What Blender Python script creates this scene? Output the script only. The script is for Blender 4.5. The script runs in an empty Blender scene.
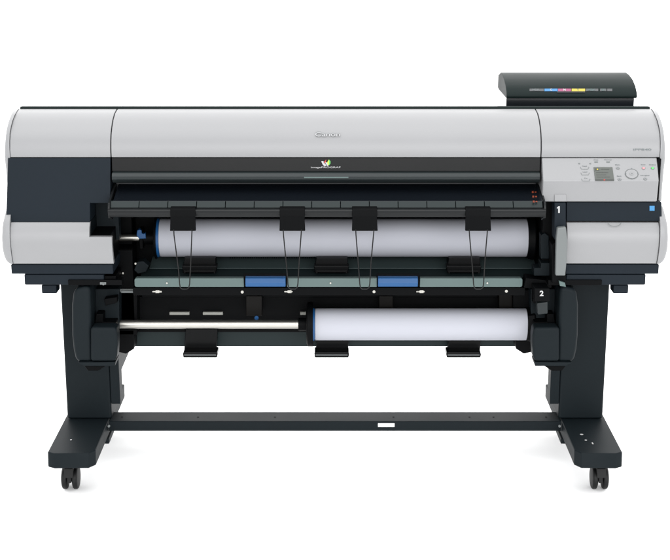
import bpy, bmesh, math, random
from mathutils import Vector, Matrix
random.seed(4)
S = bpy.context.scene
COL = S.collection
# ---------------------------------------------------------------- camera
F = 1400.0                      # focal length in photo pixels (670 wide)
TILT = math.radians(15.2)
CY, CZ = -3.84, 1.58
cam = bpy.data.cameras.new('camera')
cam.sensor_width = 36.0
cam.sensor_fit = 'HORIZONTAL'
cam.lens = F / 670.0 * 36.0
cam.clip_end = 500
co = bpy.data.objects.new('camera', cam)
COL.objects.link(co)
co.location = (0, CY, CZ)
co.rotation_euler = (math.pi / 2 - TILT, 0, 0)
S.camera = co
# ---------------------------------------------------------------- studio light
w = bpy.data.worlds.new('World'); S.world = w; w.use_nodes = True
nt = w.node_tree; nt.nodes.clear()
out = nt.nodes.new('ShaderNodeOutputWorld'); bg = nt.nodes.new('ShaderNodeBackground')
tc = nt.nodes.new('ShaderNodeTexCoord'); sp = nt.nodes.new('ShaderNodeSeparateXYZ')
ma = nt.nodes.new('ShaderNodeMath'); ma.operation = 'MULTIPLY_ADD'; ma.inputs[1].default_value = 0.8
cr = nt.nodes.new('ShaderNodeValToRGB')
nt.links.new(tc.outputs['Generated'], sp.inputs[0])
nt.links.new(sp.outputs['Y'], ma.inputs[0]); nt.links.new(sp.outputs['Z'], ma.inputs[2])
nt.links.new(ma.outputs[0], cr.inputs[0]); nt.links.new(cr.outputs[0], bg.inputs[0])
cr.color_ramp.elements[0].position = 0.0; cr.color_ramp.elements[0].color = (0.55, 0.555, 0.56, 1)
cr.color_ramp.elements[1].position = 0.6; cr.color_ramp.elements[1].color = (1, 1, 1, 1)
bg.inputs[1].default_value = 2.8
nt.links.new(bg.outputs[0], out.inputs[0])

def softbox(name, loc, target, sx, sy, power, col=(1, 1, 1)):
    l = bpy.data.lights.new(name, 'AREA'); l.shape = 'RECTANGLE'; l.size = sx; l.size_y = sy
    l.energy = power; l.color = col
    o = bpy.data.objects.new(name, l); COL.objects.link(o); o.location = loc
    o.rotation_euler = (Vector(target) - Vector(loc)).to_track_quat('-Z', 'Y').to_euler()
    return o
softbox('overhead_softbox', (0, -0.9, 3.2), (0, -0.7, 0.0), 4.5, 2.0, 28, (1.0, 1.0, 1.0))
softbox('front_softbox', (0.5, -5.0, 1.7), (0, 0, 0.5), 4.5, 2.4, 195, (1.0, 1.0, 1.0))
S.view_settings.view_transform = 'Standard'
S.view_settings.look = 'None'
S.view_settings.exposure = 0.0
S.view_settings.gamma = 1.0
S.render.engine = 'CYCLES'

# ---------------------------------------------------------------- geometry of the view
CT, ST = math.cos(TILT), math.sin(TILT)
def depth(Y, Z): return (Y - CY) * CT + (CZ - Z) * ST
def Zp(py, Y):
    a = TILT + math.atan((py - 280.0) / F)
    return CZ - (Y - CY) * math.tan(a)
def Xp(px, Y, Z): return (px - 335.0) / F * depth(Y, Z)
def at(px, py, Y):
    Z = Zp(py, Y); return (Xp(px, Y, Z), Y, Z)
def hit(px, py, A, B):
    """point of the slanted sheet through profile points A, B (Y,Z) seen at a photo pixel"""
    t = math.tan(TILT + math.atan((py - 280.0) / F))
    dy, dz = B[0] - A[0], B[1] - A[1]
    s = (CZ - (A[0] - CY) * t - A[1]) / (dz + dy * t)
    Y = A[0] + s * dy; Z = A[1] + s * dz
    return Vector((Xp(px, Y, Z), Y, Z))

# ---------------------------------------------------------------- materials
def mat(name, col, rough=0.5, metal=0.0, spec=0.5, bump=0.0, scale=900, var=0.0, coat=0.0):
    m = bpy.data.materials.new(name); m.use_nodes = True
    n = m.node_tree.nodes; L = m.node_tree.links; b = n['Principled BSDF']
    b.inputs['Base Color'].default_value = (*col, 1); b.inputs['Roughness'].default_value = rough
    b.inputs['Metallic'].default_value = metal; b.inputs['Specular IOR Level'].default_value = spec
    if coat:
        b.inputs['Coat Weight'].default_value = coat; b.inputs['Coat Roughness'].default_value = 0.12
    t = n.new('ShaderNodeTexCoord'); nz = n.new('ShaderNodeTexNoise')
    nz.inputs['Scale'].default_value = scale; nz.inputs['Detail'].default_value = 3
    L.new(t.outputs['Object'], nz.inputs['Vector'])
    if bump:
        bp = n.new('ShaderNodeBump'); bp.inputs['Strength'].default_value = bump; bp.inputs['Distance'].default_value = 0.0004
        L.new(nz.outputs['Fac'], bp.inputs['Height']); L.new(bp.outputs[0], b.inputs['Normal'])
    if var:
        n2 = n.new('ShaderNodeTexNoise'); n2.inputs['Scale'].default_value = 5; n2.inputs['Detail'].default_value = 5
        L.new(t.outputs['Object'], n2.inputs['Vector'])
        mx = n.new('ShaderNodeMix'); mx.data_type = 'RGBA'
        mx.inputs[6].default_value = (*[c * (1 - var) for c in col], 1); mx.inputs[7].default_value = (*[min(1, c * (1 + var)) for c in col], 1)
        L.new(n2.outputs['Fac'], mx.inputs[0]); L.new(mx.outputs[2], b.inputs['Base Color'])
        rr = n.new('ShaderNodeMapRange'); rr.inputs[3].default_value = rough * 0.88; rr.inputs[4].default_value = min(1, rough * 1.12)
        L.new(n2.outputs['Fac'], rr.inputs[0]); L.new(rr.outputs[0], b.inputs['Roughness'])
    return m
M = {}
M['white'] = mat('silver_white_plastic', (0.198, 0.1995, 0.204), 0.38, 0, 0.36, 0.12, 1400, 0.02)
M['navy'] = mat('dark_slate_plastic', (0.0059, 0.0093, 0.0133), 0.48, 0, 0.1, 0.25, 1200, 0.10)
M['char'] = mat('charcoal_painted_steel', (0.0050, 0.0076, 0.0092), 0.5, 0, 0.08, 0.2, 1500, 0.12)
M['black'] = mat('black_plastic', (0.0013, 0.0015, 0.0018), 0.5, 0, 0.05, 0.2, 1200, 0.05)
M['gloss'] = mat('glossy_black_plastic', (0.0038, 0.0050, 0.0069), 0.16, 0, 0.35, 0.0, 900, 0.03)
M['strip'] = mat('smoked_strip', (0.0060, 0.0062, 0.0064), 0.32, 0, 0.10, 0.05, 900, 0.03)
M['handle'] = mat('grey_handle_plastic', (0.0135, 0.0175, 0.0185), 0.32, 0, 0.25, 0.1, 1200, 0.03)
M['teal'] = mat('dark_teal_steel', (0.0099, 0.0162, 0.0171), 0.45, 0, 0.12, 0.15, 1200, 0.05)
M['guide'] = mat('guide_grey_plastic', (0.0090, 0.0140, 0.0145), 0.38, 0, 0.18, 0.15, 1200, 0.05)
M['rail'] = mat('pale_green_grey_rail', (0.0702, 0.1008, 0.0972), 0.45, 0, 0.25, 0.15, 1200, 0.04)
M['tray'] = mat('tray_teal', (0.0381, 0.0539, 0.0552), 0.45, 0, 0.3, 0.15, 1200, 0.05)
M['blue'] = mat('blue_plastic', (0.0086, 0.0594, 0.1665), 0.38, 0, 0.3, 0.1, 1000, 0.03)
M['steel'] = mat('brushed_steel_shaft', (0.40, 0.39, 0.36), 0.33, 0.95, 0.5, 0.1, 1500, 0.05)
M['paper'] = mat('roll_paper', (0.3195, 0.3258, 0.3600), 0.7, 0, 0.2, 0.08, 1800, 0.015)
M['core'] = mat('cardboard_core', (0.1585, 0.1204, 0.0824), 0.8)
M['lever'] = mat('mid_grey_lever', (0.1014, 0.1109, 0.1109), 0.45, 0, 0.4, 0.15, 1200, 0.03)
M['ink'] = mat('ink_cover_plastic', (0.0061, 0.0106, 0.0103), 0.5, 0, 0.08, 0.12, 1300, 0.05)
M['rubber'] = mat('rubber', (0.0027, 0.0030, 0.0032), 0.5, 0, 0.2)
M['cyan'] = mat('cyan_print', (0.0180, 0.1260, 0.2880), 0.5)
M['magenta'] = mat('magenta_print', (0.1980, 0.0315, 0.0900), 0.5)
M['yellow'] = mat('yellow_print', (0.3240, 0.2610, 0.0180), 0.5)
M['greyp'] = mat('grey_print', (0.0824, 0.0950, 0.0983), 0.5)
M['darkp'] = mat('dark_print', (0.0317, 0.0348, 0.0381), 0.5)
M['whitep'] = mat('white_print', (0.3240, 0.3240, 0.3240), 0.5)
M['red'] = mat('red_print', (0.3169, 0.0190, 0.0127), 0.5)
M['orange'] = mat('orange_print', (0.1440, 0.0252, 0.0090), 0.5)
M['green'] = mat('green_print', (0.0507, 0.3169, 0.0507), 0.5)
M['lime'] = mat('lime_print', (0.3486, 0.4437, 0.0190), 0.5)
M['pink'] = mat('pink_print', (0.4119, 0.1902, 0.2029), 0.5)
M['lcd'] = mat('display_glass', (0.0539, 0.0602, 0.0539), 0.2, 0, 0.4)
M['lcd2'] = mat('display_text', (0.0221, 0.0254, 0.0221), 0.3)
M['greenlight'] = mat('green_lamp', (0.0761, 0.3929, 0.1014), 0.4)
M['floor'] = mat('white_studio_paper', (0.96, 0.96, 0.96), 0.9, 0, 0.1, 0.05, 200)
M['lip'] = mat('guide_lip_plastic', (0.0070, 0.0078, 0.0084), 0.3, 0, 0.15, 0.1, 1200, 0.04)
M['flap'] = mat('flap_plastic', (0.0018, 0.0020, 0.0023), 0.28, 0, 0.10, 0.05, 1200, 0.04)
M['roller'] = mat('roller_rubber', (0.1980, 0.1980, 0.1800), 0.5)
M['wire'] = mat('wire_steel', (0.0054, 0.0054, 0.0054), 0.35, 0, 0.2)
M['relief'] = mat('silver_relief', (0.27, 0.272, 0.278), 0.3, 0, 0.5)
M['sky'] = mat('sky_blue_sticker', (0.0225, 0.1530, 0.3240), 0.4)
M['brown'] = mat('brown_gear', (0.0032, 0.0027, 0.0023), 0.5, 0, 0.1)

# ---------------------------------------------------------------- builders
wpos = {}
def obj(name, bm, m, parent=None, bevel=0.0, seg=2, smooth=35):
    bmesh.ops.recalc_face_normals(bm, faces=bm.faces)
    me = bpy.data.meshes.new(name)
    vs = [v.co.copy() for v in bm.verts]
    lo = Vector([min(v[i] for v in vs) for i in range(3)]); hi = Vector([max(v[i] for v in vs) for i in range(3)])
    c = (lo + hi) / 2
    bmesh.ops.translate(bm, verts=bm.verts, vec=-c)
    bm.to_mesh(me); bm.free()
    for mm in (m if isinstance(m, (list, tuple)) else [m]): me.materials.append(M[mm])
    o = bpy.data.objects.new(name, me); COL.objects.link(o)
    for p in me.polygons: p.use_smooth = True
    me.set_sharp_from_angle(angle=math.radians(smooth))
    if bevel:
        b = o.modifiers.new('bevel', 'BEVEL'); b.width = bevel; b.segments = seg; b.limit_method = 'ANGLE'
        b.angle_limit = math.radians(35); b.harden_normals = True
    if parent is not None:
        o.parent = parent; o.location = c - wpos[parent]
    else: o.location = c
    wpos[o] = c
    return o
def empty(name, loc, label, cat, group=None):
    o = bpy.data.objects.new(name, None); COL.objects.link(o); o.location = loc
    o.empty_display_size = 0.1
    o['label'] = label; o['category'] = cat
    if group: o['group'] = group
    wpos[o] = Vector(loc); return o
def B(): return bmesh.new()
def prism(bm, pts, d, mi=0):
    """closed polygon pts (3D) swept by vector d"""
    d = Vector(d); n = len(pts)
    a = [bm.verts.new(Vector(p)) for p in pts]; b = [bm.verts.new(Vector(p) + d) for p in pts]
    fs = [bm.faces.new(a), bm.faces.new(b[::-1])]
    for i in range(n): fs.append(bm.faces.new((a[i], a[(i + 1) % n], b[(i + 1) % n], b[i])))
    for f in fs: f.material_index = mi
    return bm
def px_(bm, prof, x0, x1, mi=0): return prism(bm, [(x0, y, z) for y, z in prof], (x1 - x0, 0, 0), mi)
def box(bm, x0, x1, y0, y1, z0, z1, mi=0):
    return px_(bm, [(y0, z0), (y1, z0), (y1, z1), (y0, z1)], x0, x1, mi)
def front(bm, pix, Y, dY, mi=0):
    """outline given in photo pixels standing upright at depth Y, dY thick (backwards)"""
    return prism(bm, [at(x, y, Y) for x, y in pix], (0, dY, 0), mi)
def rect(bm, x0, y0, x1, y1, Y, dY, mi=0): return front(bm, [(x0, y0), (x1, y0), (x1, y1), (x0, y1)], Y, dY, mi)
def lathe(bm, prof, cy, cz, n=64, mi=0, caps=True):
    """profile [(x, r)] turned round the x axis through (cy, cz)"""
    rings = []
    for x, r in prof:
        rings.append([bm.verts.new((x, cy + r * math.cos(2 * math.pi * i / n), cz + r * math.sin(2 * math.pi * i / n))) for i in range(n)])
    for a, b in zip(rings, rings[1:]):
        for i in range(n):
            f = bm.faces.new((a[i], a[(i + 1) % n], b[(i + 1) % n], b[i])); f.material_index = mi
    if caps:
        for r in (rings[0], rings[-1]):
            f = bm.faces.new(r); f.material_index = mi
    return bm
def tube(bm, pts, r, n=8, mi=0):
    pts = [Vector(p) for p in pts]; rings = []
    for i, p in enumerate(pts):
        t = (pts[min(i + 1, len(pts) - 1)] - pts[max(i - 1, 0)]).normalized()
        u = t.cross(Vector((0, 1, 0)));
        if u.length < 0.1: u = t.cross(Vector((1, 0, 0)))
        u.normalize(); v = t.cross(u)
        rings.append([bm.verts.new(p + r * (math.cos(2 * math.pi * k / n) * u + math.sin(2 * math.pi * k / n) * v)) for k in range(n)])
    for a, b in zip(rings, rings[1:]):
        for k in range(n): bm.faces.new((a[k], a[(k + 1) % n], b[(k + 1) % n], b[k])).material_index = mi
    bm.faces.new(rings[0]); bm.faces.new(rings[-1]); return bm
def disc(bm, c, r, d, n=20, rx=1.0, mi=0):
    c = Vector(c); d = Vector(d); nn = d.normalized()
    u = Vector((1, 0, 0)); v = nn.cross(u).normalized()
    return prism(bm, [c + u * r * rx * math.cos(2 * math.pi * i / n) + v * r * math.sin(2 * math.pi * i / n) for i in range(n)], d, mi)
def frame_of(A, Bp):
    """unit vectors of a sheet: u = along x, v = up the sheet, n = out of it"""
    v = Vector((0, A[0] - Bp[0], A[1] - Bp[1])).normalized()
    if v.z < 0: v = -v
    u = Vector((1, 0, 0)); return u, v, u.cross(v)
def text(name, s, centre, h, wid, uvn, m, parent, bold=0.0, up=0.0006, ext=0.0003, shear=0):
    """lettering as a thin mesh: h cap height, wid total width"""
    cu = bpy.data.curves.new('tmp', 'FONT'); cu.body = s; cu.size = 1.0; cu.offset = bold; cu.resolution_u = 4
    cu.shear = shear
    to = bpy.data.objects.new('tmp', cu); COL.objects.link(to)
    dg = bpy.context.evaluated_depsgraph_get(); me = bpy.data.meshes.new_from_object(to.evaluated_get(dg))
    COL.objects.unlink(to); bpy.data.objects.remove(to)
    xs = [v.co.x for v in me.vertices]; ys = [v.co.y for v in me.vertices]
    x0, x1, y0, y1 = min(xs), max(xs), min(ys), max(ys)
    u, v, n = uvn; centre = Vector(centre)
    bm = B(); bm.from_mesh(me)
    for q in bm.verts:
        a = (q.co.x - (x0 + x1) / 2) / (x1 - x0) * wid; b = (q.co.y - (y0 + y1) / 2) / (y1 - y0) * h
        q.co = centre + u * a + v * b + n * up
    r = bmesh.ops.extrude_face_region(bm, geom=list(bm.faces))
    bmesh.ops.translate(bm, verts=[g for g in r['geom'] if isinstance(g, bmesh.types.BMVert)], vec=n * ext)
    bpy.data.meshes.remove(me)
    return obj(name, bm, m, parent)
def patch(bm, px0, py0, px1, py1, A, Bp, up=0.0005, th=0.0006, mi=0):
    """thin plate lying on the sheet A-B, corners by pixel"""
    u, v, n = frame_of(A, Bp)
    P = [hit(x, y, A, Bp) + n * up for x, y in ((px0, py0), (px1, py0), (px1, py1), (px0, py1))]
    return prism(bm, P, n * th, mi)

# ================================================================ setting
bm = B()
vs = [bm.verts.new(p) for p in ((-40, -1.25, -0.03), (40, -1.25, -0.03), (40, 70, -0.03), (-40, 70, -0.03))]
bm.faces.new(vs)
fl = obj('floor', bm, 'floor'); fl['kind'] = 'structure'

# ================================================================ the printer
PR = empty('large_format_printer', (0, 0, -0.03), 'wide silver and black roll-fed printer standing on a stand with two feet and casters', 'printer')

# ---- profiles (Y, Z)
UP = [(-0.12, Zp(157.3, -0.12)), (-0.121, Zp(150, -0.121)), (-0.115, Zp(141, -0.115)), (-0.105, Zp(134, -0.105)), (-0.088, Zp(127, -0.088)),
      (-0.062, Zp(119.5, -0.062)), (-0.03, Zp(113.5, -0.03)), (0.0, Zp(110.5, 0.0)), (0.02, Zp(109, 0.02))]
zc = UP[0][1]
def upper(bm, x0, x1, th=0.03, mi=0):
    prof = UP + [(0.025, UP[-1][1] - th), (UP[0][0] + th + 0.02, UP[0][1])]
    return px_(bm, prof, x0, x1, mi)
xs1 = Xp(111, -0.12, zc); xs2 = Xp(541, -0.12, zc)      # seams beside the lid
xe = 0.874                                              # inner line of the end covers
# lid
bm = B(); upper(bm, xs1 + 0.0015, xs2 - 0.0015); lid = obj('top_cover', bm, 'white', PR, 0.0015)
bm = B(); upper(bm, -xe + 0.001, xs1 - 0.0012); obj('side_cover', bm, 'white', PR, 0.0015)
bm = B(); upper(bm, xs2 + 0.0012, xe - 0.001); rsc = obj('side_cover', bm, 'white', PR, 0.0015)
# dark core below / behind the covers
bm = B()
ztop = UP[-1][1]
px_(bm, [(0.022, ztop - 0.03), (0.028, Zp(106.3, 0.028)), (0.045, Zp(106.0, 0.045)), (0.10, Zp(106.0, 0.10)-0.003), (0.45, ztop - 0.09), (0.45, 0.74), (0.1, 0.74), (0.1, 0.9)], -0.8735, 0.8735)
obj('rear_housing', bm, 'ink', PR, 0.004)

# end covers: two bulging white end plates, upper and lower, drawn in slightly towards the top
def rows_cover(rows, s, xin, yback, rr):
    """rows: (yfront, z, xout); horizontal sections with a rounded front corner"""
    dense = []
    for i in range(len(rows) - 1):
        p0 = rows[max(i - 1, 0)]; p1 = rows[i]; p2 = rows[i + 1]; p3 = rows[min(i + 2, len(rows) - 1)]
        for t in (0, 0.25, 0.5, 0.75):
            dense.append([0.5 * (2 * p1[k] + (p2[k] - p0[k]) * t + (2 * p0[k] - 5 * p1[k] + 4 * p2[k] - p3[k]) * t * t + (3 * p1[k] - p0[k] - 3 * p2[k] + p3[k]) * t ** 3) for k in range(3)])
    dense.append(list(rows[-1]))
    bm = B(); R = []
    for yf, z, xo in dense:
        pts = [(xin, yf)] + [(xo - rr + rr * math.sin(a), yf + rr - rr * math.cos(a)) for a in [math.pi / 2 * k / 6 for k in range(7)]] + [(xo, yback), (xin, yback)]
        R.append([bm.verts.new((s * x, y, z if y < yback else min(z, ztop - 0.075))) for x, y in pts])
    for a, b in zip(R, R[1:]):
        for i in range(len(a)): bm.faces.new((a[i], a[(i + 1) % len(a)], b[(i + 1) % len(a)], b[i]))
    bm.faces.new(R[0]); bm.faces.new(R[-1])
    return bm
def end_cover(s):
    rows = [(-0.085, 201.5, 8.6), (-0.088, 192, 8.0), (-0.100, 180, 7), (-0.108, 171, 6.2), (-0.116, 165, 5.4), (-0.120, 158, 4.9), (-0.121, 148, 4.9), (-0.115, 139, 5.5), (-0.104, 131, 6.5),
            (-0.086, 124, 8.0), (-0.06, 117.5, 10.2), (-0.03, 112.5, 12.6), (0.02, 108.9, 15.0)]
    rr = 0.012
    obj('end_cover', rows_cover([(y, Zp(p, y), -Xp(x, y + rr, Zp(p, y))) for y, p, x in rows], s, xe, 0.30, rr), 'white', PR, 0, 2, 50)
    rows = [(-0.112, 208, 7.0), (-0.128, 213, 5.6), (-0.143, 218, 4.3), (-0.153, 224, 3.0), (-0.160, 232, 2.2), (-0.162, 240, 2.0), (-0.161, 248, 2.5), (-0.156, 255, 3.8), (-0.151, 259.5, 5.4), (-0.147, 262.3, 7.2), (-0.145, 264, 9.4)]
    obj('end_cover', rows_cover([(y, Zp(p, y), -Xp(x, y + rr, Zp(p, y))) for y, p, x in rows], s, 0.8785, 0.30, rr), 'white', PR, 0, 2, 50)
end_cover(-1); end_cover(1)

# ---- left front: slate panel, notch, lower white cover
YA, YB = -0.122, -0.135
A1 = (YA, Zp(158, YA)); A2 = (YB, Zp(222, YB))
x0 = -0.8835; xm = Xp(90, YB, A2[1])
Zn = Zp(203, YB)
bm = B(); P = [hit(x, y, A1, A2) for x, y in ((7.9, 158), (110.4, 158), (110.4, 203), (90, 203), (90, 222), (6.0, 222))]
prism(bm, P, (0, 0.085, 0)); obj('front_panel', bm, 'navy', PR, 0.0012)
# recess box of the notch
bm = B(); box(bm, xm + 0.0005, xs1 + 0.0, -0.035, 0.0, Zp(240, -0.04), Zn - 0.0005); box(bm, xm - 0.012, xm - 0.0005, -0.04, -0.0, Zp(240, -0.12), Zp(204, -.12))
obj('recess_wall', bm, 'char', PR)
LW = [(-0.137, Zp(222.4, -0.137)), (-0.150, Zp(228, -0.150)), (-0.157, Zp(237, -0.157)), (-0.157, Zp(246, -0.157)), (-0.151, Zp(255, -0.151)), (-0.141, Zp(263.6, -0.141))]
zl = LW[-1][1]
def lower_white(x0, x1, lo=0):
    bm = B()
    P = LW[lo:] + [(0.02, zl), (0.02, LW[lo][1])]
    return px_(bm, P, x0, x1)
xl = -0.8775
bm = B(); inn0 = [(y + 0.016, z) for y, z in LW]; px_(bm, LW + inn0[::-1], xl, xm)
inn = [(y + 0.016, z) for y, z in LW[2:]]
px_(bm, LW[2:] + inn[::-1], xm, Xp(113.2, -0.15, zl))
obj('lower_cover', bm, 'white', PR, 0.0)
bm = B(); px_(bm, [(-0.1385, LW[2][1] - 0.001), (-0.02, LW[2][1] + 0.002), (0.02, zl + 0.001), (-0.124, zl + 0.001), (-0.1385, LW[3][1])], xm + 0.001, Xp(111, -0.14, zl)); obj('recess_wall', bm, 'black', PR)
bm = B(); px_(bm, [(-0.120, LW[0][1] - 0.001), (0.02, LW[0][1] - 0.001), (0.02, zl + 0.001), (-0.124, zl + 0.001)], xl + 0.002, xm - 0.0005); obj('recess_wall', bm, 'char', PR)
bm = B(); rect(bm, 106, 234.9, 110, 238, -0.121, 0.02); obj('latch', bm, 'white', PR, 0.001)
bm = B(); c = Vector(at(107.5, 228.5, -0.037)); disc(bm, c, 0.002, (0, -0.004, 0)); obj('screw', bm, 'steel', PR)

# ---- right front: control panel, slate strip, lower white cover
C1 = (-0.121, Zp(158, -0.121)); C2 = (-0.158, Zp(180.5, -0.158)); C3 = (-0.150, Zp(201.8, -0.150))
xc0 = Xp(541.5, *C1) ; xc1 = Xp(659.5, *C1); xc1b = Xp(660.5, *C3)
def quad_prism(bm, secs, mi=0):
    """sections: list of (profile[(Y,Z)], x)"""
    rings = [[bm.verts.new((x, y, z)) for y, z in pr] for pr, x in secs]
    n = len(rings[0])
    for a, b in zip(rings, rings[1:]):
        for i in range(n): bm.faces.new((a[i], a[(i + 1) % n], b[(i + 1) % n], b[i])).material_index = mi
    bm.faces.new(rings[0]).material_index = mi; bm.faces.new(rings[-1]).material_index = mi
    return bm
bm = B()
cp_prof = [C1, C2, C3, (0.0, C3[1]), (0.0, C1[1])]
px_(bm, cp_prof, xc0 + 0.001, xe - 0.008)
CP = obj('control_panel', bm, 'white', PR, 0.0035, 3)
D1 = (-0.140, Zp(202.2, -0.140)); D2 = (-0.139, Zp(221.2, -0.139))
x566 = Xp(566.5, *D1)
bm = B(); prism(bm, [hit(x, y, D1, D2) for x, y in ((566.5, 202.2), (661.6, 202.2), (661.9, 221.2), (566.5, 221.2))], (0, 0.1, 0)); rs = obj('front_panel', bm, 'navy', PR, 0.0015)
bm = B(); box(bm, xe - 0.0075, xe + 0.002, -0.128, -0.02, C3[1] + 0.001, C1[1] - 0.001); obj('side_trim', bm, 'black', PR, 0.001)
bm = lower_white(x566 + 0.003, -xl); obj('lower_cover', bm, 'white', PR, 0.002, 3)
# finger notch in the white cover under the strip
bm = B()
for k in range(14):
    a0 = math.pi * k / 14; a1 = math.pi * (k + 1) / 14
    pa, pb = [Vector(at(614.5 + 6.5 * math.cos(a), 222.2 + 4.2 * math.sin(a), -0.1425 - 0.0078 * math.sin(a))) for a in (a0, a1)]
    tube(bm, [pa, pb], 0.0007, 5)
obj('notch_line', bm, 'lever', PR)
# blue sticker
bm = B(); u_, v_, n_ = frame_of(D1, D2)
patch(bm, 649.5, 205.8, 654.5, 210.6, D1, D2); st = obj('sticker', bm, 'sky', rs)

# ---- writing and keys of the control panel
fr = frame_of(C1, C2)
u, v, n = fr
def on(px, py, up=0.0): return hit(px, py, C1, C2) + n * up
bm = B()
P = [on(593.5, 167.3), on(612.3, 167.3), on(614.2, 181.2), on(595.2, 181.2)]
P = [p + n * 0.0006 for p in P]
prism(bm, P, n * 0.0012)
dsp = obj('display', bm, 'lcd', CP, 0.0005)
bm = B()
for (a, b_, c_, d_) in ((595, 168.6, 599, 170.8), (601, 169.2, 609, 170), (596, 172.4, 608, 173.1), (596.3, 174.8, 606, 175.4), (596.5, 177, 610, 177.6)):
    patch(bm, a, b_, c_, d_, C1, C2, 0.0019, 0.0003)
patch(bm, 595.2, 179.4, 613.6, 181, C1, C2, 0.0019, 0.0003)
obj('display_text', bm, 'lcd2', dsp)
bm = B(); patch(bm, 603.5, 179.8, 605, 180.7, C1, C2, 0.0024, 0.0003); obj('display_mark', bm, 'red', dsp)
bm = B(); patch(bm, 596.6, 169, 598, 170.4, C1, C2, 0.0024, 0.0003); obj('display_mark', bm, 'yellow', dsp)
def key(px, py, r, m='white', rx=1.35, lit=None):
    bm = B(); disc(bm, on(px, py, 0.0003), r, n * 0.0018, 24, rx)
    k = obj('button', bm, m, CP, 0.0005)
    bm = B(); c = on(px, py, 0.0006); N = 24        # engraved rim
    pts = [c + u * r * 1.12 * rx * math.cos(2 * math.pi * i / N) + v * r * 1.12 * math.sin(2 * math.pi * i / N) for i in range(N + 1)]
    tube(bm, pts, 0.0005, 5); obj('button_rim', bm, 'lever', k)
    return k
def glyph(k, px, py, w_=1.6, m='greyp'):
    bm = B(); patch(bm, px - w_ / 2, py - 0.45, px + w_ / 2, py + 0.45, C1, C2, 0.0023, 0.0003); obj('symbol', bm, m, k)
for (a, b_, m_, s_) in ((617.8, 168.2, 'white', 'Menu'), (619.5, 179.5, 'white', 'Back'), (643.5, 168.2, 'pink', 'Stop'), (652.6, 168.2, 'greenlight', 'Online'), (645.2, 179.0, 'white', 'Navigate')):
    k = key(a, b_, 0.0030, m_); 
    if m_ == 'white': glyph(k, a, b_)
    text('lettering', s_, on(a - 0.3, b_ - 3.4), 0.0026, 0.0030 * len(s_), fr, 'greyp', CP, 0.01)
k = key(631.6, 174, 0.0130, 'white', 1.22)
bm = B(); disc(bm, on(631.6, 174, 0.0022), 0.0042, n * 0.0012, 24, 1.3); ok = obj('button_center', bm, 'white', k, 0.0004)
text('lettering', 'OK', on(631.6, 174, 0.0036), 0.0020, 0.0045, fr, 'greyp', k, 0.02)
for dx, dy in ((0, -5), (0, 5), (-6, 0), (6, 0)): glyph(k, 631.6 + dx, 174 + dy, 0.9)
for (a, b_, s_) in ((584.5, 166.6, 'Feed'), (585, 172.4, 'Load'), (585.7, 178.6, 'Cut')):
    bm = B(); P = [on(a - 4.2, b_ + .4), on(a - 3.2, b_ + 2.6), on(a + 3.4, b_ + 2.6), on(a + 4.4, b_ + .4)]
    tube(bm, [p + n * 0.0006 for p in P], 0.0006, 6); obj('button_outline', bm, 'lever', CP)
    text('lettering', s_, on(a, b_ - 0.4), 0.0024, 0.0030 * len(s_), fr, 'greyp', CP, 0.01)
for a in (579.2, 590.2):
    bm = B(); disc(bm, on(a, 163.6, 0.0002), 0.0016, n * 0.0012, 14, 1.5); obj('lamp', bm, 'lever', CP)
for (a, s_) in ((596, 'Data'), (608, 'Message')):
    text('lettering', s_, on(a, 159.9), 0.0024, 0.0030 * len(s_), fr, 'greyp', CP, 0.01)
    bm = B(); patch(bm, a - 1.6, 161.4, a + 1.8, 162.6, C1, C2, 0.0004, 0.0006); obj('lamp', bm, 'lever', CP)

# model number on the right cover and maker's lettering on the lid
def on_up(px, py):
    for i in range(len(UP) - 1):
        p = hit(px, py, UP[i], UP[i + 1])
        if UP[i][1] - 1e-6 <= p.z <= UP[i + 1][1] + 1e-6: return p, frame_of(UP[i], UP[i + 1])
p, f_ = on_up(642.2, 149.6)
text('lettering', 'iPF840', p, 0.0052, 0.049, f_, 'greyp', rsc, 0.02)
p, f_ = on_up(327.6, 134.4)
f0 = frame_of((-0.1, 0), (-0.118, -0.035)); 
text('lettering', 'Canon', p + f_[1] * 0.0011 + f_[2] * .001, 0.0118, 0.067, f_, 'lever', lid, 0.008, 0.0004, 0.0008)  # grey copy set slightly higher: painted shadow along the tops of the raised letters
text('lettering', 'Canon', p - f_[1] * 0.0008 + f_[2] * .001, 0.0118, 0.067, f_, 'relief', lid, 0.008, 0.0014, 0.0012)

# ---- dark strip with emblem below the lid
E1 = (-0.1205, Zp(157.9, -0.1205)); E2 = (-0.1235, Zp(171.2, -0.1235))
bm = B(); px_(bm, [E1, E2, (0, E2[1]), (0, E1[1])], xs1 + 0.002, xs2 - 0.002); strip = obj('front_window', bm, 'strip', PR, 0.001)
fs = frame_of(E1, E2)
def es(px, py, up=0.0): return hit(px, py, E1, E2) + fs[2] * up
text('lettering', 'imagePROGRAF', es(325.8, 167.5), 0.0056, 0.080, fs, 'whitep', strip, 0.0)
def blob(pix, m, nm='emblem'):
    bm = B(); prism(bm, [es(x, y, 0.0006) for x, y in pix], fs[2] * 0.0005); obj(nm, bm, m, strip)
blob([(321.2, 161.2), (323.2, 161.0), (326.4, 165.4), (324.9, 166.3), (323.0, 165.0)], 'whitep')
blob([(323.4, 162.6), (326.2, 159.5), (325.8, 162.0), (324.6, 163.6)], 'red')
blob([(325.2, 162.4), (326.6, 162.2), (328.6, 165.4), (327.2, 166.1)], 'whitep')
blob([(327.0, 162.6), (328.9, 159.4), (328.9, 165.0), (328.2, 165.2)], 'lime')
blob([(329.0, 159.3), (330.5, 161.4), (330.4, 163.6), (329.0, 165.2)], 'green')

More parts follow.
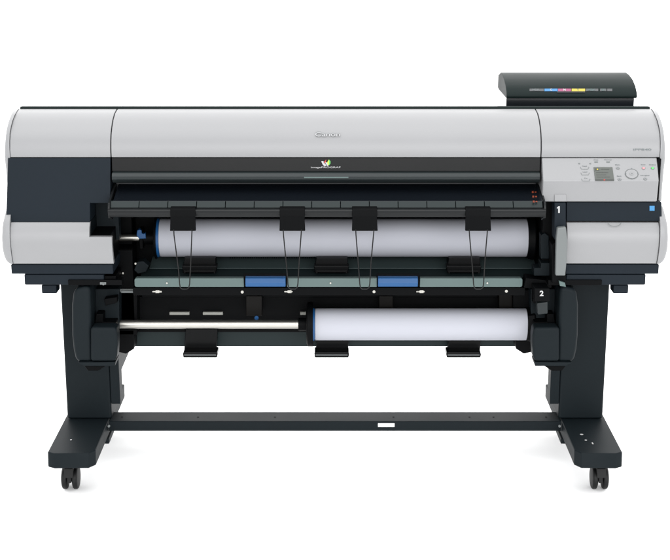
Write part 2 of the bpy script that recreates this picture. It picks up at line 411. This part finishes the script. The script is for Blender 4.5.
# handle bar
hp = [(-0.124, Zp(171.6, -0.124)), (-0.134, Zp(173.2, -0.134)), (-0.140, Zp(176.3, -0.140)), (-0.139, Zp(179.5, -0.139)), (-0.130, Zp(182.2, -0.130)), (-0.11, Zp(183, -0.11)), (-0.1, Zp(171.6, -0.124))]
bm = B(); px_(bm, hp, xs1 + 0.003, xs2 - 0.003); hb = obj('cover_handle', bm, 'handle', PR, 0.001, 2, 50)
bm = B(); rect(bm, 304, 176.9, 348.5, 178.1, -0.1412, 0.004); obj('grip_line', bm, 'rail', hb, 0.0004)

# ---- black throat + output guide, stepped out towards the front
G0 = (-0.080, Zp(184, -0.080)); G1 = (-0.182, Zp(201, -0.182)); G2 = (-0.196, Zp(208.2, -0.196))
xg = 0.604; xgr = Xp(546.3, -0.2, 0.80)
bm = B(); box(bm, xs1 + 0.004, xs2 - 0.004, -0.078, 0.0, Zp(196, -0.078), Zp(171.8, -0.078) + 0.0); obj('throat_wall', bm, 'gloss', PR)
bm = B(); px_(bm, [G0, (G1[0], G1[1]), (G1[0] + 0.01, G1[1] - 0.012), (G0[0] + 0.01, G0[1] - 0.03)], -xg + 0.012, xgr - 0.006); gd = obj('output_guide', bm, 'gloss', PR, 0.001)
# the segmented lower row
edges = [110.5 + 28.75 * i for i in range(16)]
edges[-1] = 542.6
bm = B()
for a, b_ in zip(edges, edges[1:]):
    X0 = Xp(a, *G1) + 0.0009; X1 = Xp(b_, *G1) - 0.0009
    px_(bm, [(G1[0], G1[1] - 0.0004), (G2[0], G2[1] + 0.0012), (G2[0] + 0.012, G2[1] + 0.0012), (G1[0] + 0.012, G1[1] - 0.0008)], X0, X1)
obj('guide_row', bm, 'guide', gd, 0.0008)
L1 = [(G2[0] - 0.002, G2[1]), (-0.2095, Zp(209.8, -0.2095)), (-0.2105, Zp(211.5, -0.2105)), (-0.2085, Zp(213.6, -0.2085)), (-0.198, Zp(217.2, -0.198)), (-0.17, Zp(217.2, -0.198)), (-0.17, G2[1])]
bm = B(); px_(bm, L1, -xg + 0.001, xgr - 0.001); lip = obj('guide_lip', bm, 'lip', gd, 0.0015, 3)
for xa_, xb_ in ((-xg, -xg + 0.006), (xgr - 0.006, xgr)):
    bm = B(); px_(bm, [(-0.085, Zp(184, -0.085)), (-0.196, Zp(203, -0.196)), (-0.203, Zp(209, -0.203)), (-0.200, Zp(218, -0.200)), (-0.16, Zp(220, -0.16)), (-0.075, Zp(200, -0.075))], xa_, xb_)
    obj('guide_end', bm, 'lip', gd, 0.0015)
bm = B()
for i, y in enumerate((192.5, 197, 202)):
    patch(bm, 531.8 + i * 0.5, y - 0.9, 533.6 + i * .5, y + 0.9, G0, G1, 0.0012, 0.0004); patch(bm, 534.6 + i * .5, y - 0.6, 536.4 + i * .5, y + 0.6, G0, G1, 0.0012, 0.0004)
obj('size_marks', bm, 'orange', gd)

# ---- hanging clips and wire loops
def clip(cx, wob=0):
    Y = -0.216
    bm = B()
    front(bm, [(cx - 12.3, 216.6), (cx + 12.3, 216.6), (cx + 13, 231), (cx - 12.8, 231)], Y, 0.012)
    px_(bm, [(-0.215, Zp(217, -0.215)), (-0.2135, Zp(210, -0.2135)), (-0.203, Zp(207, -0.203)), (-0.19, Zp(207, -0.203)), (-0.19, Zp(208.6, -0.203)), (-0.207, Zp(211, -0.21)), (-0.207, Zp(217, -0.215))],
        Xp(cx - 12.6, -0.21, 0.8), Xp(cx + 12.6, -0.21, 0.8))
    c = obj('hanging_clip', bm, 'black', PR, 0.0012)
    bm = B(); pts = [at(cx - 9, 229.5, -0.2155), at(cx - 8.7, 235, -0.216), at(cx - 5.6 + wob, 270, -0.205), at(cx - 4.6 + wob, 284, -0.200), at(cx - 4.0 + wob, 287.4, -0.199), at(cx - 2.2 + wob, 289, -0.199),
                     at(cx + 2.6 + wob, 289, -0.199), at(cx + 4.6 + wob, 287.4, -0.199), at(cx + 5.4 + wob, 284, -0.200), at(cx + 6.6 + wob, 262, -0.207), at(cx + 9.3, 229.5, -0.2155)]
    tube(bm, pts, 0.0016, 8); obj('wire_loop', bm, 'wire', c)
clip(182.7, 1.5); clip(292.2, 0.3); clip(364.7, -0.3); clip(478.2, 0)

# ---- the roll bay: back wall, side plates, shelf
bm = B(); box(bm, -0.68, 0.66, 0.15, 0.2, Zp(300, 0.15), Zp(196, 0.0)); obj('bay_wall', bm, 'black', PR)
bm = B(); box(bm, -0.6, 0.6, -0.05, 0.15, Zp(203, 0) , Zp(196, 0)); obj('bay_ceiling', bm, 'black', PR)
bm = B(); box(bm, xs1 - 0.05, xs1 + 0.02, 0.075, 0.16, Zp(345, 0.075), Zn + 0.03); box(bm, xs1 - 0.02, xs1+0.03, 0.0, 0.07, Zp(330, 0.0), Zp(250, 0)); obj('side_plate', bm, 'black', PR, 0.002)
bm = B(); box(bm, x566 - 0.05, x566 + 0.012, -0.07, 0.16, Zp(286, -0.07), Zp(196, -0.07)); obj('side_plate', bm, 'black', PR, 0.002)
# feed tray below upper roll
S1 = (0.10, Zp(256.5, 0.10)); S2 = (0.02, Zp(268.3, 0.02)); 
bm = B(); px_(bm, [S1, S2, (0.025, S2[1] - 0.01), (0.11, S1[1] - 0.02)], Xp(148, 0.03, .7), Xp(538, 0.03, .7)); tray = obj('feed_tray', bm, 'tray', PR, 0.001)
bm = B(); 
for i in range(58):
    xx = 230 + i * 2.2 * 1.0
    patch(bm, xx, 257.6, xx + 0.8, 258.6, S1, S2, 0.0006, 0.0006)
obj('scale_marks', bm, 'black', tray)
bm = B(); px_(bm, [(0.018, S2[1] - 0.0006), (-0.04, Zp(277.5, -0.04)), (-0.03, Zp(277.5, -0.04) - 0.01), (0.03, S2[1] - 0.02)], Xp(140, 0.0, .7), Xp(536, 0.0, .7)); obj('feed_tray', bm, 'teal', PR, 0.001)
for cx in (199.5, 331.5, 464):
    bm = B(); front(bm, [(cx - 15, 258), (cx + 16, 258), (cx + 16.5, 266), (cx - 16.5, 266)], -0.005, 0.05)
    front(bm, [(cx - 17.5, 266), (cx + 17.5, 266), (cx + 16.5, 273), (cx - 17, 273)], -0.03, 0.035)
    k = obj('sheet_flap', bm, 'flap', PR, 0.002)
    bm = B(); rect(bm, cx - 14.5, 270.6, cx + 15, 272.2, -0.0318, 0.006); rect(bm, cx - 15.6, 270.6, cx - 14, 273.6, -0.0318, 0.006); rect(bm, cx + 14.2, 270.6, cx + 15.8, 273.6, -0.0318, 0.006); obj('flap_lip', bm, 'strip', k, 0.0008)

# ---- pale rail with blue grips
R1 = (-0.095, Zp(278, -0.095)); R2 = (-0.100, Zp(287.3, -0.1))
bm = B()
def rail_piece(a, b_, ra=0, rb=0):
    X0 = Xp(a, *R1); X1 = Xp(b_, *R1); r = 0.006
    pts = []
    z0, z1 = R2[1], R1[1]
    def cor(cx, cz, a0, on_):
        if not on_: return [(cx + (r if a0 in (0, 270) else -r), cz + (r if a0 in (0, 90) else -r))]
        return [(cx + r * math.cos(math.radians(a0 + t)), cz + r * math.sin(math.radians(a0 + t))) for t in (0, 22, 45, 68, 90)]
    pts += cor(X1 - r, z1 - r, 0, rb) + cor(X0 + r, z1 - r, 90, ra) + cor(X0 + r, z0 + r, 180, ra) + cor(X1 - r, z0 + r, 270, rb)
    prism(bm, [(x, -0.098, z) for x, z in pts], (0, 0.02, 0))
rail_piece(134.5, 243.8, 1, 0); rail_piece(287, 376.8, 0, 0); rail_piece(420, 522.5, 0, 1)
rail = obj('front_rail', bm, 'rail', PR, 0.001)
for a, b_ in ((245, 285.3), (378.2, 418.3)):
    bm = B(); rect(bm, a - 1.4, 275.2, b_ + 1.6, 286.5, -0.090, 0.02); hs = obj('grip_recess', bm, 'black', PR, 0.001)
    bm = B(); px_(bm, [(-0.108, Zp(286.8, -0.108)), (-0.113, Zp(283, -0.113)), (-0.108, Zp(278.2, -0.108)), (-0.100, Zp(276.6, -0.1)), (-0.092, Zp(276.6, -0.1)), (-0.092, Zp(286.8, -0.108))], Xp(a, -0.1, .66), Xp(b_, -0.1, .66))
    obj('blue_grip', bm, 'blue', hs, 0.0015, 3, 50)
for x, y in ((167, 283), (330.5, 283), (487.3, 283)):
    bm = B(); disc(bm, at(x, y, -0.0985), 0.0026, (0, -0.0022, 0), 16); obj('screw', bm, 'steel', rail, 0.0005)
# dark beam below the rail
bm = B(); box(bm, Xp(131, -0.09, .65), Xp(527, -0.09, .65), -0.088, -0.02, Zp(295.5, -0.088), Zp(287.6, -0.088)); box(bm, Xp(134, -0.06, .65), Xp(525, -0.06, .65), 0.047, 0.058, Zp(308, -0.06), Zp(287.6, -0.088) - 0.0225)
beam = obj('cross_beam', bm, 'black', PR, 0.002)
for x, y, r in ((161, 291.5, .0026), (242.3, 291.8, .0042), (374, 291.5, .0042), (506.3, 291, .0042), (291, 291.7, .002), (418, 291.5, .002)):
    bm = B(); disc(bm, at(x, y, -0.088), r, (0, -0.003, 0), 18); obj('screw', bm, 'steel', beam, 0.0006)
for x in (156.5, 288.5, 420.6):
    bm = B(); rect(bm, x - 4.2, 291.1, x + 4, 292.4, -0.091, 0.005); rect(bm, x - 1, 290.3, x + 3, 293.1, -0.0905, 0.005); obj('spring_pin', bm, 'steel', beam, 0.0006)
# parts behind the lower spindle
bm = B(); box(bm, -0.62, 0.60, 0.085, 0.2, Zp(346.6, 0.085), Zp(308, 0.085)); low = obj('lower_panel', bm, 'teal', PR, 0.002)
bm = B(); box(bm, -0.618, 0.60, 0.06, 0.0835, Zp(331, 0.07), Zp(296, 0.07)); obj('lower_wall', bm, 'black', PR)
for q in ((246, 296, 262, 316), (379, 296, 393, 308), (499, 295, 520, 309)):
    bm = B(); rect(bm, *q, 0.02, 0.03); obj('support_block', bm, 'brown', PR, 0.002)
for a, b_ in ((169.4, 189.3), (202.8, 222.8), (300.2, 306)):
    bm = B(); rect(bm, a, 312.2, b_, 315, 0.05, 0.012); obj('guide_roller', bm, 'roller', PR, 0.001)
bm = B(); disc(bm, at(256.5, 318, 0.0), 0.006, (0, .004, 0), 12); obj('blue_mark', bm, 'blue', PR)
bm = B(); rect(bm, 107, 289.3, 133, 292.2, -0.03, 0.01); rect(bm, 121, 291, 133, 293, -0.035, 0.01); obj('link_rod', bm, 'lever', PR, 0.001)
for k_, (cx, y0, y1) in enumerate(((200.5, 329, 357.8), (332, 338, 358.2), (464, 338, 357.8))):
    dx = (cx - 335) * 0.0
    bm = B(); front(bm, [(cx - 15, y0), (cx + 17, y0), (cx + 16, 352), (cx - 16.5, 352)], 0.045, 0.03)
    front(bm, [(cx - 17.8, 354.0), (cx - 17, 352.0), (cx + 16.6, 352.0), (cx + 17.2, 355), (cx + 16.4, 357.9), (cx - 17.2, 357.9)], 0.005, 0.05)
    k = obj('lower_flap', bm, 'flap', PR, 0.0025, 3)
    bm = B(); rect(bm, cx - 16.4, 354.6, cx + 15.6, 355.5, 0.0042, 0.003); obj('flap_lip', bm, 'lever', k, 0.0004)

# ---- lever 1 beside the control panel
bm = B(); front(bm, [(554.3, 202.5), (566, 202.5), (566, 226), (562, 240), (554.5, 240)], -0.152, 0.05); lc = obj('lever_cover', bm, 'navy', PR, 0.003)
bm = B(); front(bm, [(558.2, 213), (558.2, 208.2), (556.9, 208.6), (556.9, 207.6), (558.6, 206.2), (559.8, 206.2), (559.8, 213)], -0.1526, 0.0008); obj('lettering', bm, 'whitep', lc)
bm = B(); rect(bm, 554.5, 194.5, 566.3, 201.6, -0.1545, 0.004); obj('lever_stop', bm, 'white', PR, 0.0012)
bm = B(); front(bm, [(557.5, 228), (566, 227), (567.6, 240), (567, 258), (565.3, 275.8), (555.6, 275.8), (556, 252), (556.4, 238)], -0.186, 0.018)
obj('load_lever', bm, 'lever', PR, 0.003, 3)
bm = B(); front(bm, [(552, 245), (558, 240), (566, 245), (566, 283), (552, 283)], -0.15, 0.06); obj('lever_arm', bm, 'black', PR, 0.002)
bm = B(); front(bm, [(559, 281), (565, 283), (566, 287), (560, 286)], -0.165, 0.01); obj('lever_tip', bm, 'rail', PR, 0.001)

# ---- stepped base
for s in (-1, 1):
    def mx(p): return 335 + s * (335 - p) if s == 1 else p
    Yb = -0.135
    bm = B()
    def R_(a, y0, b_, y1, Y, dY):
        Z0, Z1 = Zp(y1, Y), Zp(y0, Y); Xa, Xb = Xp(a, Y, (Z0 + Z1) / 2), Xp(b_, Y, (Z0 + Z1) / 2)
        if s == 1: Xa, Xb = -Xb, -Xa
        box(bm, Xa, Xb, Y, Y + dY, Z0, Z1)
    R_(11, 264.4, 113, 274.2, Yb, 0.42); R_(24.3, 274.5, 104, 285, Yb + 0.003, 0.35)
    obj('base_tray', bm, 'navy', PR, 0.003)
    bm = B(); R_(41.5, 285.2, 56.5, 293.8, -0.11, 0.05); obj('base_tab', bm, 'navy', PR, 0.003)
    bm = B(); R_(68, 280, 122, 285.4, Yb - 0.002, 0.03); R_(104.5, 276, 116, 285.4, Yb + 0.01, 0.1); obj('base_bracket', bm, 'black', PR, 0.002)
bm = B(); disc(bm, at(103.5, 284, -0.138), 0.003, (0, -0.003, 0)); rect(bm, 100, 282.3, 106, 284.6, -0.139, 0.004); obj('hinge_pin', bm, 'lever', PR)

# ---- stand: legs, feet, casters, crossbar
for s in (-1, 1):
    bm = B()
    zt = 0.58; zb = 0.1155
    box(bm, *sorted((s * 0.652, s * 0.782)), 0.0, 0.19, zb, zt)
    leg = obj('leg', bm, 'char', PR, 0.007, 3)
    # perforated side plate joined to the inside of the leg
    X0, X1 = sorted((s * 0.628, s * 0.650))
    bm = B(); px_(bm, [(0.02, 0.245), (0.08, 0.245), (0.36, Zp(338, 0.36)), (0.36, 0.54), (0.02, 0.54)], X0, X1); sp_ = obj('side_bracket', bm, 'char', PR, 0.0015)
    for (y, z) in ((0.14, 0.32), (0.2, 0.35), (0.25, 0.40)):
        bm = B(); disc(bm, (s * 0.628, y, z), 0.006, (s * -0.0015, 0, 0), 14)
        bm.free()
        bm = B(); lathe(bm, [(s * 0.6275, 0.006), (s * 0.6265, 0.006)], y, z, 16); obj('bolt', bm, 'black', sp_)
    bm = B(); px_(bm, [(0.0, Zp(404, 0)), (0.05, Zp(404, 0)), (0.05, 0.27), (0.0, 0.30)], *sorted((s * 0.625, s * 0.6515))); obj('leg_brace', bm, 'char', PR, 0.0015)
    # foot
    X0, X1 = s * 0.66, s * 0.79
    bm = B()
    c = 0.016
    outline = [(X0, 0.31), (X0, -0.236), (X0 + s * 0.016, -0.259), (X1 - s * 0.02, -0.262), (X1, -0.250), (X1, 0.31)]
    bot = [(x, y) for x, y in outline]
    rings = []
    a = [bm.verts.new((x, y, 0.115)) for x, y in outline]
    b_ = [bm.verts.new((x, y - (0.006 if y < 0 else 0), 0.0725)) for x, y in outline]
    bm.faces.new(a); bm.faces.new(b_[::-1])
    for i in range(6): bm.faces.new((a[i], a[(i + 1) % 6], b_[(i + 1) % 6], b_[i]))
    foot = obj('foot', bm, 'char', PR, 0.003, 3)
    bm = B(); px_(bm, [(-0.252, 0.0722), (-0.235, 0.067), (-0.10, 0.067), (-0.09, 0.0722)], *sorted((s * 0.675, s * 0.78))); obj('foot_plate', bm, 'black', foot, 0.001)
    bm = B(); box(bm, *sorted((s * 0.655, s * 0.69)), -0.045, 0.05, 0.056, 0.072); obj('foot_bracket', bm, 'char', foot, 0.002)
    dots = ((71, 440, .0028, .004), ) if s < 0 else ((581.6, 434.6, .005, .0045), (585.8, 440.3, .0035, .0035), (592.6, 443.6, .0022, .007))
    for (x, y, ra, rb) in dots:
        q = hit(x, y, (-0.2, 0.115), (0.0, 0.115)); bm = B()
        prism(bm, [(q.x + ra * math.cos(t), q.y + rb * math.sin(t), 0.1153) for t in [i * math.pi / 6 for i in range(12)]], (0, 0, 0.0006))
        obj('screw', bm, 'whitep', foot)
    for yy in (-0.165, 0.22):
        cx = s * 0.747; r = 0.0335; zc_ = -0.0297 + r
        bm = B()
        for k in (-1, 1):
            x_ = cx + k * 0.0150
            lathe(bm, [(x_ - 0.0085, 0.023), (x_ - 0.0072, r - 0.003), (x_ - 0.004, r), (x_ + 0.004, r), (x_ + 0.0072, r - 0.003), (x_ + 0.0085, 0.023)], yy, zc_, 36)
        lathe(bm, [(cx - 0.012, 0.007), (cx + 0.012, 0.007)], yy, zc_, 16)
        px_(bm, [(yy - 0.030, zc_ - 0.006), (yy - 0.024, zc_ + 0.026), (yy, zc_ + 0.042), (yy + 0.022, zc_ + 0.034), (yy + 0.028, zc_)], cx - 0.0062, cx + 0.0062)
        px_(bm, [(yy - 0.037, zc_ + 0.012), (yy - 0.030, zc_ + 0.038), (yy + 0.030, zc_ + 0.038), (yy + 0.035, zc_ + 0.012), (yy, zc_ + 0.0342)], cx - 0.0130, cx + 0.0130)
        box(bm, cx - 0.018, cx + 0.018, yy - 0.018, yy + 0.018, zc_ + 0.0385, 0.0665)
        obj('caster', bm, 'rubber', foot, 0.0015)
    # housing of the lower roll unit
    Yh = -0.14
    def hz(y): return Zp(y, Yh)
    def hx(p, Z): 
        return Xp(p, Yh, Z) if s < 0 else Xp(650 - p, Yh, Z)
    def outl(pp): return [(hx(a_, hz(b2)), Yh, hz(b2)) for a_, b2 in pp]
    bm = B(); prism(bm, outl([(75, 289), (84, 287), (90, 287), (92, 362.3), (79, 362.3), (75.5, 360.5), (73.2, 350), (71.8, 336), (71.5, 306), (73, 294)]), (0, 0.20, 0))
    hs = obj('roll_unit_housing', bm, 'char', PR, 0.011, 5)
    Yh = -0.150
    bm = B(); prism(bm, outl([(90.5, 327.6), (116, 327.6), (117.4, 336), (117.6, 346), (116.8, 357), (115.3, 361.5), (90.5, 361.5)]), (0, 0.05, 0)); obj('housing_cover', bm, 'char', hs, 0.008, 5)
    Yh = -0.146
    bm = B(); prism(bm, outl([(77.5, 362.6), (115.6, 361.9), (115, 366.2), (84, 366.2)]), (0, 0.06, 0)); obj('housing_lip', bm, 'char', hs, 0.002)
    Yh = -0.05
    bm = B(); prism(bm, outl([(89, 289), (119, 289), (119, 330), (89, 330)]), (0, 0.12, 0)); obj('spindle_socket', bm, 'char', hs, 0.002)
    Yh = -0.09
    bm = B(); prism(bm, outl([(96, 314), (103, 314), (103, 322), (116, 322), (116, 328), (94, 328)]), (0, 0.05, 0)); 
    prism(bm, outl([(104, 299), (117, 297), (117, 303), (105, 306)]), (0, 0.03, 0)); obj('socket_latch', bm, 'black', hs, 0.002)
    Yh = -0.12
    bm = B(); prism(bm, outl([(84, 366), (106, 366), (98, 371), (88, 371)]), (0, 0.06, 0)); obj('housing_foot', bm, 'black', hs, 0.002)
    Yh = 0.0
    bm = B(); prism(bm, outl([(118, 330), (134, 330), (134, 349), (126, 354), (118, 352)]), (0, 0.06, 0)); prism(bm, outl([(117, 290), (137, 290), (137, 335), (117, 335)]), (0, 0.08, 0)); obj('inner_plate', bm, 'black', PR, 0.002)
# number 2 plate
bm = B(); front(bm, [(534.5, 288.5), (549.5, 288.5), (549.5, 301.5), (534.5, 301.5)], -0.172, 0.06); pl = obj('number_plate', bm, 'black', PR, 0.002)
text('lettering', '2', Vector(at(541.6, 293.3, -0.172)), 0.0155, 0.0105, (Vector((1, 0, 0)), Vector((0, 0, 1)), Vector((0, -1, 0))), 'whitep', pl, 0.03)
bm = B(); front(bm, [(537, 303), (548, 301.8), (548, 314), (538, 315)], -0.12, 0.04); obj('socket_catch', bm, 'handle', PR, 0.003)
# right-hand mechanism beside upper roll
bm = B(); front(bm, [(541, 235), (545, 233), (549, 236), (549, 245), (552, 252), (551, 259), (541, 259)], -0.08, 0.04); front(bm, [(534, 268), (541, 268), (541, 263), (551, 263), (551, 276), (534, 276)], -0.1, 0.05); obj('spindle_catch', bm, 'char', PR, 0.002)
bm = B(); front(bm, [(526, 278), (552, 281), (552, 288), (524, 288)], -0.11, 0.05); obj('hinge_block', bm, 'black', PR, 0.002)
bm = B(); front(bm, [(137, 262), (143, 261), (149, 266), (146, 272), (138, 274), (134, 270)], -0.03, 0.04); cc = obj('spindle_catch', bm, 'char', PR, 0.002)
bm = B(); disc(bm, at(135.6, 263.5, -0.032), 0.003, (0, -0.003, 0)); disc(bm, at(123, 273, -0.025), 0.0028, (0, -0.003, 0)); obj('screw', bm, 'steel', cc, .0005)
# crossbar: an open channel with a slot in its front web
bt, bf = 0.114, 0.0845
X = 0.6592
bm = B(); box(bm, -X, X, -0.012, 0.062, bt - 0.003, bt)
sa, sb = Xp(378, -0.014, 0.1), Xp(394.5, -0.014, 0.1); s0, s1 = Zp(427.2, -0.014), Zp(423.2, -0.014)
box(bm, -X, sa, -0.015, -0.0125, bf, bt - 0.001); box(bm, sb, X, -0.015, -0.0125, bf, bt - 0.001)
box(bm, sa, sb, -0.015, -0.0125, s1, bt - 0.001); box(bm, sa, sb, -0.015, -0.0125, bf, s0)
cb = obj('crossbar', bm, 'char', PR)
bm = B()
for x, y in ((122, 419.5), (198, 420), (275, 420), (393.5, 416.5), (493.5, 416.5), (469.5, 419.3), (546, 419.5)):
    p_ = hit(x, 417, (-0.012, bt), (0.06, bt)); prism(bm, [(p_.x + .003 * math.cos(t), p_.y + .004 * math.sin(t), bt + 0.0003) for t in [i * math.pi / 5 for i in range(10)]], (0, 0, 0.0005))
obj('hole', bm, 'black', cb)
for x in (109, 559.5):
    bm = B(); disc(bm, at(x, 426, -0.05), 0.0035, (0, -0.003, 0)); obj('bolt', bm, 'lever', cb)

# ---- ink tank unit on top right
IY0 = 0.10
I = [(0.10, Zp(98.3, 0.10)), (0.098, Zp(95.6, 0.098)), (0.104, Zp(92, 0.104)), (0.128, Zp(85.5, 0.128)), (0.17, Zp(79, 0.17)), (0.22, Zp(74.5, 0.22)), (0.262, Zp(72.3, 0.262)), (0.32, Zp(72.3, 0.262) - 0.014), (0.32, 1.0), (0.12, 1.0)]
I[-1] = (0.12, I[0][1]); 
ix0, ix1 = Xp(506.3, 0.1, 1.03), Xp(636.8, 0.1, 1.03)
bm = B(); px_(bm, I[:8] + [(0.32, I[0][1])], ix0, ix1); ink = obj('ink_tank_cover', bm, 'ink', PR, 0.003, 3)
bm = B(); box(bm, ix0 + 0.001, ix1 - 0.006, 0.107, 0.32, 0.955, I[0][1] - 0.0004); obj('ink_tank_body', bm, 'gloss', PR, 0.002)
def on_ink(px, py):
    for i in range(2, 7):
        p = hit(px, py, I[i], I[i + 1])
        if I[i][1] - 1e-6 <= p.z <= I[i + 1][1] + 1e-6: return p, I[i], I[i + 1]
p, a_, b_ = on_ink(570, 90.3)
bm0 = (('darkp', 529.5, 543.8), ('cyan', 544.4, 557.6), ('magenta', 558, 571), ('yellow', 571.6, 585), ('darkp', 585.6, 598.2), ('darkp', 600, 606.3), ('darkp', 607.2, 612.2))
fi = frame_of(a_, b_)
for m_, x0_, x1_ in bm0:
    bm = B(); patch(bm, x0_, 89.0, x1_, 91.4, a_, b_, 0.0008, 0.0005); obj('colour_label', bm, m_, ink)
for s_, xx, ww, mm in (('MBK', 536, 0.020, 'greyp'), ('C', 551, 0.005, 'whitep'), ('M', 564.5, 0.006, 'whitep'), ('Y', 578, 0.005, 'greyp'), ('MBK', 591.5, 0.022, 'rail'), ('BK', 603.3, 0.010, 'rail')):
    text('lettering', s_, hit(xx, 90.2, a_, b_) + fi[2] * 0.0010, 0.009, ww, fi, mm, ink, 0.01)
bm = B(); patch(bm, 557, 91.8, 585, 92.6, a_, b_, 0.0008, 0.0003); obj('label_line', bm, 'darkp', ink)

# ================================================================ rolls and spindles
def spindle(cy, cz, xL, xR, xr0, xr1, r, label, big, collar):
    E = empty('roll_spindle', ((xL + xR) / 2, cy, cz), label, 'spindle', 'spindles through the paper rolls')
    bm = B(); rs_ = 0.0128 if big else 0.0095
    lathe(bm, [(xL, rs_ - .001), (xL + .001, rs_), (xR - .001, rs_), (xR, rs_ - .001)], cy, cz, 40)
    obj('shaft', bm, 'steel', E)
    bm = B()
    lathe(bm, [(collar[0], 0.019), (collar[1] - 0.001, 0.019), (collar[1], r + 0.008), (collar[1] + 0.003, r + collar[3]), (collar[2], r + collar[3])], cy, cz, 48)
    obj('flange', bm, 'black', E, 0.0012)
    bm = B(); lathe(bm, [(collar[2] + 0.0002, r + 0.002), (xr0 - 0.0005, r - 0.001)], cy, cz, 64); obj('flange_ring', bm, 'blue', E)
    bm = B(); lathe(bm, [(xr1 + 0.0005, r + 0.004), (xr1 + 0.018, r + 0.009), (xr1 + 0.022, r + 0.006), (xr1 + 0.0225, 0.02), (xr1 + 0.045, 0.02)], cy, cz, 8 if big else 40); obj('flange', bm, 'black', E, 0.0012)
    return E
def roll(cy, cz, x0, x1, r, label):
    bm = B(); rc = 0.028
    prof = [(x0, rc), (x0, r - 0.001), (x0 + 0.001, r), (x1 - 0.001, r), (x1, r - 0.001), (x1, rc)]
    N = 96; lathe(bm, prof, cy, cz, N, 0, caps=False)
    lathe(bm, [(x0, rc), (x1, rc)], cy, cz, N, 1, caps=False)
    bmesh.ops.remove_doubles(bm, verts=bm.verts, dist=1e-5)
    o = obj('paper_roll', bm, ['paper', 'core'], None)
    o['label'] = label; o['category'] = 'paper roll'; o['group'] = 'paper rolls in the printer'
    return o
# upper
cy, ym = 0.045, 240.2
cz = Zp(ym, cy - 0.03); sc = F / depth(cy - 0.04, cz); r = 38.6 / sc / 2
x0_, x1_ = Xp(158.5, cy - 0.05, cz), Xp(528.5, cy - 0.05, cz)
roll(cy, cz, x0_, x1_, r, 'long white paper roll in the upper bay, behind the hanging wire loops')
xl_, xr_ = Xp(100, cy, cz), Xp(548, cy, cz)
E = spindle(cy, cz, xl_, xr_, x0_, x1_, r, 'upper spindle with blue lever, holding the long paper roll behind the wire loops', False, (x0_ - 0.047, x0_ - 0.014, x0_ - 0.0075, 0.0045))
bm = B(); Yl = cy - 0.02
front(bm, [(137, 230.5), (139.5, 229.6), (141.5, 230.3), (141.8, 233.4), (143.5, 234), (145.4, 233), (146, 238.6), (139, 238.8), (136.6, 235.5)], Yl, 0.02); obj('lock_lever', bm, 'blue', E, 0.0015)
bm = B(); box(bm, x0_ - 0.06, x0_ - 0.0485, cy - 0.015, cy + 0.03, cz - 0.03, cz + 0.028); obj('hub', bm, 'black', E, 0.003)
# lower
cy = -0.02
cz = Zp(327.4, cy - 0.03); r = 32.3 / (F / depth(cy - 0.04, cz)) / 2
x0_, x1_ = Xp(315, cy - 0.045, cz), Xp(528, cy - 0.045, cz)
roll(cy, cz, x0_, x1_, r, 'shorter white paper roll in the lower bay, right of the long bare steel shaft')
spindle(cy, cz, Xp(114.5, cy, cz), Xp(534, cy, cz), x0_, x1_, r, 'lower spindle, a long bare steel shaft with a black flange, holding the shorter paper roll', True, (x0_ - 0.048, x0_ - 0.0245, x0_ - 0.006, 0.018))
bm = None
